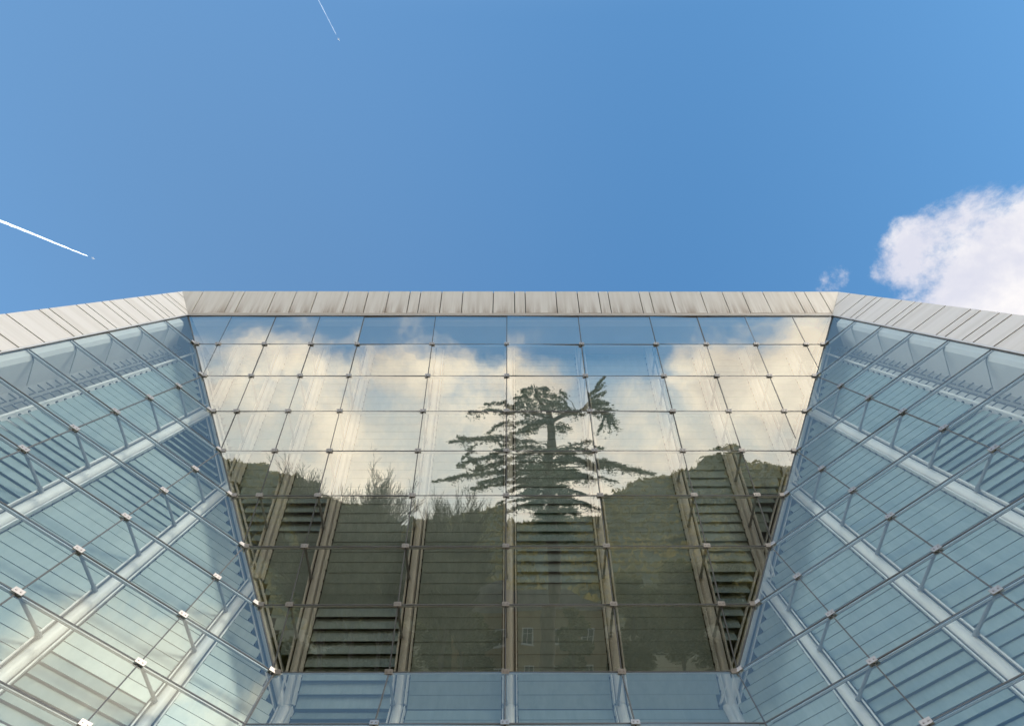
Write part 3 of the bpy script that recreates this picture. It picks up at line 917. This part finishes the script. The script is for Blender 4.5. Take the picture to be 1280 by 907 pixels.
# ------------------------------------------------------------------ vapour trails and the jets that draw them
def vapour(name, dens):
    """ice cloud: thin at its edges, broken along its length"""
    m, nt, out = new_mat(name)
    d = nt.nodes.new('ShaderNodeBsdfDiffuse'); d.inputs['Color'].default_value = (.98, .98, .98, 1)
    tl = nt.nodes.new('ShaderNodeBsdfTranslucent'); tl.inputs['Color'].default_value = (.98, .98, .98, 1)
    ad = nt.nodes.new('ShaderNodeAddShader'); lk(nt, d.outputs['BSDF'], ad.inputs[0]); lk(nt, tl.outputs['BSDF'], ad.inputs[1])
    lw = nt.nodes.new('ShaderNodeLayerWeight'); lw.inputs['Blend'].default_value = .5
    tc = nt.nodes.new('ShaderNodeTexCoord')
    n = nt.nodes.new('ShaderNodeTexNoise'); n.inputs['Scale'].default_value = .012; n.inputs['Detail'].default_value = 5
    lk(nt, tc.outputs['Object'], n.inputs['Vector'])
    r = nt.nodes.new('ShaderNodeMapRange'); r.inputs['From Max'].default_value = .85; r.inputs['To Min'].default_value = dens; r.inputs['To Max'].default_value = 0
    lk(nt, lw.outputs['Facing'], r.inputs['Value'])
    r2 = nt.nodes.new('ShaderNodeMapRange'); r2.inputs['From Min'].default_value = .35; r2.inputs['From Max'].default_value = .6
    r2.inputs['To Min'].default_value = .55
    lk(nt, n.outputs['Fac'], r2.inputs['Value'])
    mu = nt.nodes.new('ShaderNodeMath'); mu.operation = 'MULTIPLY'; lk(nt, r.outputs['Result'], mu.inputs[0]); lk(nt, r2.outputs['Result'], mu.inputs[1])
    tr = nt.nodes.new('ShaderNodeBsdfTransparent')
    mx = nt.nodes.new('ShaderNodeMixShader'); lk(nt, mu.outputs[0], mx.inputs['Fac'])
    lk(nt, tr.outputs['BSDF'], mx.inputs[1]); lk(nt, ad.outputs['Shader'], mx.inputs[2])
    lk(nt, mx.outputs['Shader'], out.inputs['Surface'])
    return m
M_TRAIL = vapour('ice_vapour', .9); M_TRAIL_THIN = vapour('thin_ice_vapour', .15)
M_JET = simple('jet_paint', (.75, .75, .76), .35)
def trail(a, b, r0, r1, label, mat):
    a, b = V(a), V(b)
    g = MB(); n = 40
    ax = (b-a).normalized(); s1 = ax.orthogonal().normalized(); s2 = ax.cross(s1)
    ring = []
    for k in range(n+1):
        t = k/n; c = a+(b-a)*t+(s1*rnd.gauss(0, 1)+s2*rnd.gauss(0, 1))*r0*.05
        r = (r0+(r1-r0)*t)*rnd.uniform(.92, 1.08)
        if k == n: r = r1*.3
        ring.append(len(g.v))
        for q in range(10):
            an = 6.283*q/10; g.v.append(c+(s1*math.cos(an)+s2*math.sin(an))*r)
    for k in range(n):
        for q in range(10):
            j = (q+1) % 10
            g.f.append((ring[k]+q, ring[k]+j, ring[k+1]+j, ring[k+1]+q)); g.m.append(0)
    o = g.build('contrail', mat, None, a, True)
    tag(o, label, 'contrail')
    return ax, b
def jet(p, ax, size, label):
    up = (ZUP-ax*ax.z).normalized(); sd = ax.cross(up)
    t = empty('airplane', p); tag(t, label, 'airplane')
    g = MB(); L = size
    pts = [(-.5, .01), (-.36, .04), (-.1, .055), (.3, .055), (.44, .04), (.5, .012)]
    for (u, r), (w, q) in zip(pts[:-1], pts[1:]): g.tube(p+ax*u*L, p+ax*w*L, r*L, q*L, 10)
    g.build('fuselage', M_JET, t, p, True)
    for sg in (-1, 1):
        g = MB()
        P = [p+ax*.10*L, p-ax*.08*L, p-ax*.20*L+sd*sg*.46*L, p-ax*.15*L+sd*sg*.46*L]
        g.hexa(P, [q-up*.012*L for q in P]); g.build('wing', M_JET, t, p)
        g = MB()
        P = [p-ax*.38*L, p-ax*.47*L, p-ax*.52*L+sd*sg*.18*L, p-ax*.48*L+sd*sg*.18*L]
        g.hexa(P, [q-up*.010*L for q in P]); g.build('tailplane', M_JET, t, p)
        g = MB(); e = p+ax*.02*L+sd*sg*.17*L-up*.04*L
        g.tube(e+ax*.06*L, e-ax*.05*L, .028*L, .022*L, 8); g.build('engine', M_JET, t, p)
    g = MB()
    P = [p-ax*.36*L, p-ax*.49*L, p-ax*.54*L+up*.17*L, p-ax*.48*L+up*.17*L]
    g.hexa(P, [q+sd*.010*L for q in P]); g.build('fin', M_JET, t, p)
a, b = V((-7532.4, -378.1, 9001)), V((-6378.6, 100.7, 9001))
dv = (b-a).normalized()
trail(a-dv*900, b-dv*25, 28, 6, 'thick white vapour trail low at the left edge of the sky', M_TRAIL)
jet(b+dv*55, dv, 48, 'tiny jet ahead of the thick white vapour trail at left')
a, b = V((-2438.8, -2860, 9001)), V((-2247.3, -2488.4, 9001))
dv = (b-a).normalized()
trail(a-dv*600, b-dv*30, 8, 5, 'thin faint vapour trail at the top of the sky', M_TRAIL_THIN)
jet(b+dv*25, dv, 36, 'tiny jet at the end of the thin vapour trail near the top')

# ------------------------------------------------------------------ sky
SUN_AZ, SUN_EL = R(130), R(28)      # azimuth from +Y towards +X
sun_dir = V((math.sin(SUN_AZ)*math.cos(SUN_EL), math.cos(SUN_AZ)*math.cos(SUN_EL), math.sin(SUN_EL)))
w = bpy.data.worlds.new('World'); scene.world = w; w.use_nodes = True
nt = w.node_tree; nt.nodes.clear()
out = nt.nodes.new('ShaderNodeOutputWorld')
sky = nt.nodes.new('ShaderNodeTexSky'); sky.sky_type = 'NISHITA'; sky.sun_disc = False
sky.sun_elevation = SUN_EL; sky.sun_rotation = SUN_AZ
sky.altitude = 300; sky.air_density = 1.0; sky.dust_density = .1; sky.ozone_density = 1.6
bg = nt.nodes.new('ShaderNodeBackground'); bg.inputs['Strength'].default_value = .121
tcw = nt.nodes.new('ShaderNodeTexCoord')
D = nt.nodes.new('ShaderNodeVectorMath'); D.operation = 'NORMALIZE'; lk(nt, tcw.outputs['Generated'], D.inputs[0])
DV = D.outputs['Vector']
sep = nt.nodes.new('ShaderNodeSeparateXYZ'); lk(nt, DV, sep.inputs['Vector'])
def wm(op, a, b=None, clamp=False):
    n = nt.nodes.new('ShaderNodeMath'); n.operation = op; n.use_clamp = clamp
    for i, q in enumerate((a, b)):
        if q is None: continue
        if isinstance(q, (int, float)): n.inputs[i].default_value = q
        else: lk(nt, q, n.inputs[i])
    return n.outputs[0]
def wrange(x, a, b, c, d, smooth=True):
    n = nt.nodes.new('ShaderNodeMapRange'); n.interpolation_type = 'SMOOTHSTEP' if smooth else 'LINEAR'
    for k, q in zip(('From Min', 'From Max', 'To Min', 'To Max'), (a, b, c, d)): n.inputs[k].default_value = q
    lk(nt, x, n.inputs['Value']); return n.outputs['Result']
def lobe(dirv, r_out, r_in, wgt):
    n = nt.nodes.new('ShaderNodeVectorMath'); n.operation = 'DOT_PRODUCT'
    lk(nt, DV, n.inputs[0]); n.inputs[1].default_value = V(dirv).normalized()
    return wrange(n.outputs['Value'], math.cos(R(r_out)), math.cos(R(r_in)), 0, wgt)
def wnoise(scale, detail, rough, off=(0, 0, 0), dist=0., stretch=(1, 1, 1)):
    mp = nt.nodes.new('ShaderNodeMapping'); mp.inputs['Location'].default_value = off; mp.inputs['Scale'].default_value = stretch
    lk(nt, DV, mp.inputs['Vector'])
    n = nt.nodes.new('ShaderNodeTexNoise'); n.inputs['Scale'].default_value = scale
    n.inputs['Detail'].default_value = detail; n.inputs['Roughness'].default_value = rough
    n.inputs['Distortion'].default_value = dist
    lk(nt, mp.outputs['Vector'], n.inputs['Vector']); return n.outputs['Fac']
fb = wnoise(4.2, 14, .67, (3.1, .7, 1.9), .25)
bias = -.42
behind = wm('MULTIPLY', wrange(sep.outputs['Z'], .43, .34, 0, .53), wrange(sep.outputs['Y'], -.1, -.55, 0, 1))
fb = wm('ADD', wm('MULTIPLY', wm('SUBTRACT', fb, .5), 1.7), .5)
acc = wm('ADD', fb, bias); acc = wm('ADD', acc, behind)
for L in [((.66, .05, .75), 11.5, 3.5, .58), ((.75, .12, .65), 14, 6, .51), ((.485, .04, .875), 2.2, .4, .39),
          ((.545, 0, .84), 3.5, .5, .25),
          ((-.16, -.89, .42), 8, 3, .25), ((.42, -.82, .38), 11, 5, .34), ((-.36, -.84, .40), 5, 1, .23),
          ((.06, -.92, .38), 5, 2, .23),
          ((-.46, -.80, .40), 7, 3, -.12), ((.15, -.90, .43), 9, 4, -.26),
          ((.50, -.60, .62), 9, 3, .47), ((.58, -.48, .66), 8, 3, .32), ((.52, -.62, .56), 9, 3, .42)]:
    acc = wm('ADD', acc, lobe(*L))
for L in [((.93, -.22, .30), 34, 20, .7), ((-.93, -.22, .30), 30, 18, .7)]:  # unseen cloud masses left and right, added as fill for the splayed walls
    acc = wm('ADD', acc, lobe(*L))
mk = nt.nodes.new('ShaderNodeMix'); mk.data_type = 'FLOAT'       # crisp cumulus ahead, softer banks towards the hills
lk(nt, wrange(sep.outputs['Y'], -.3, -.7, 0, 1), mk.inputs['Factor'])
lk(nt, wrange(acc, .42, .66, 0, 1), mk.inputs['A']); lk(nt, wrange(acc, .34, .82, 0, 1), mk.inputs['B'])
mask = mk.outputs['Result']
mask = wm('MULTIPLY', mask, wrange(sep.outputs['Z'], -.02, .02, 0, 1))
sh = wnoise(6.5, 10, .6, (1.2, 4.4, .3), .2)
warm = wm('MULTIPLY', wrange(sep.outputs['Y'], -.15, -.65, 0, 1), wrange(sep.outputs['Z'], .92, .58, .0, 1))
cA = nt.nodes.new('ShaderNodeMix'); cA.data_type = 'RGBA'
cA.inputs['A'].default_value = (.60, .61, .70, 1); cA.inputs['B'].default_value = (.85, .82, .81, 1)
lk(nt, wrange(sh, .36, .64, 0, 1), cA.inputs['Factor'])
cB = nt.nodes.new('ShaderNodeMix'); cB.data_type = 'RGBA'
cB.inputs['A'].default_value = (1.30, 1.20, 1.05, 1); cB.inputs['B'].default_value = (1.95, 1.77, 1.45, 1)
lk(nt, wrange(sh, .30, .62, 0, 1), cB.inputs['Factor'])
cC = nt.nodes.new('ShaderNodeMix'); cC.data_type = 'RGBA'
lk(nt, warm, cC.inputs['Factor']); lk(nt, cA.outputs['Result'], cC.inputs['A']); lk(nt, cB.outputs['Result'], cC.inputs['B'])
bgc = nt.nodes.new('ShaderNodeBackground')
lk(nt, wm('ADD', wrange(sep.outputs['X'], .74, .88, 1.0, 3.6), wrange(sep.outputs['X'], -.74, -.86, 0, 5.4)), bgc.inputs['Strength'])   # extra bright cloud masses added out of view to light the side walls
lk(nt, cC.outputs['Result'], bgc.inputs['Color'])
skc = nt.nodes.new('ShaderNodeVectorMath'); skc.operation = 'MULTIPLY'; skc.inputs[1].default_value = (1.10, 1.78, 1.96)
lk(nt, sky.outputs['Color'], skc.inputs[0])
hz = nt.nodes.new('ShaderNodeMix'); hz.data_type = 'RGBA'; hz.inputs['B'].default_value = (3.4, 4.9, 7.0, 1)
hf = wm('ADD', lobe((-.82, .0, .57), 75, 10, .13), wrange(sep.outputs['Z'], .45, .05, 0, .5), True)
lk(nt, hf, hz.inputs['Factor'])
flat = nt.nodes.new('ShaderNodeVectorMath'); flat.operation = 'SCALE'; lk(nt, skc.outputs['Vector'], flat.inputs[0])
lk(nt, wm('SUBTRACT', 1.0, lobe((.78, -.5, .38), 80, 15, .34)), flat.inputs['Scale'])
lk(nt, flat.outputs['Vector'], hz.inputs['A'])
hz2 = nt.nodes.new('ShaderNodeMix'); hz2.data_type = 'RGBA'; hz2.inputs['B'].default_value = (9.5, 9.8, 9.2, 1)
lk(nt, wrange(sep.outputs['Z'], .41, .24, 0, .85), hz2.inputs['Factor'])
hz3 = nt.nodes.new('ShaderNodeMix'); hz3.data_type = 'RGBA'; hz3.inputs['B'].default_value = (2.7, 4.4, 6.4, 1)   # pale veil added behind the viewer so the side glass mirrors lighter
lk(nt, wm('MULTIPLY', wrange(sep.outputs['Y'], -.28, -.52, 0, .85), wrange(sep.outputs['Z'], .46, .57, 0, 1)), hz3.inputs['Factor'])
lk(nt, hz.outputs['Result'], hz3.inputs['A'])
lk(nt, hz3.outputs['Result'], hz2.inputs['A']); lk(nt, hz2.outputs['Result'], bg.inputs['Color'])
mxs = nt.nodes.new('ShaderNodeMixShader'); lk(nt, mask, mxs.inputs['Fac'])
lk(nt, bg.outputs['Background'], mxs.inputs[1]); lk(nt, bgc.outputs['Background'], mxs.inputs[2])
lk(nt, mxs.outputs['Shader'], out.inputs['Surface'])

sl = bpy.data.lights.new('sun', 'SUN'); sl.energy = 1.5; sl.angle = R(12.0); sl.color = (1, .90, .76)
so = bpy.data.objects.new('sun', sl); COL.objects.link(so)
so.rotation_euler = (-sun_dir).to_track_quat('-Z', 'Y').to_euler()

# ------------------------------------------------------------------ camera
cam = bpy.data.cameras.new('camera'); co = bpy.data.objects.new('camera', cam); COL.objects.link(co)
fv = V((0.00398088, 0.44116389, 0.89741773)); rv = V((0.99999176, -0.00104632, -0.00392152)); uv_ = rv.cross(fv)*1.0
uv_ = V((7.91051766e-04, -8.97425945e-01, 4.41164423e-01))
co.matrix_world = Matrix(((rv.x, uv_.x, -fv.x, 0), (rv.y, uv_.y, -fv.y, 0), (rv.z, uv_.z, -fv.z, EYE), (0, 0, 0, 1)))
cam.sensor_fit = 'HORIZONTAL'; cam.sensor_width = 36; cam.lens = 666.4534/1280*36
cam.shift_x = 0; cam.shift_y = (640-453.5)/1280
cam.clip_start = .1; cam.clip_end = 60000
scene.camera = co

# ------------------------------------------------------------------ render settings
vs = scene.view_settings
vs.view_transform = 'Standard'; vs.look = 'None'; vs.exposure = .30; vs.gamma = 1; vs.use_curve_mapping = False
cy = scene.cycles
cy.max_bounces = 10; cy.glossy_bounces = 6; cy.diffuse_bounces = 3; cy.transmission_bounces = 4
cy.transparent_max_bounces = 16; cy.caustics_reflective = False; cy.caustics_refractive = False
cy.use_denoising = True
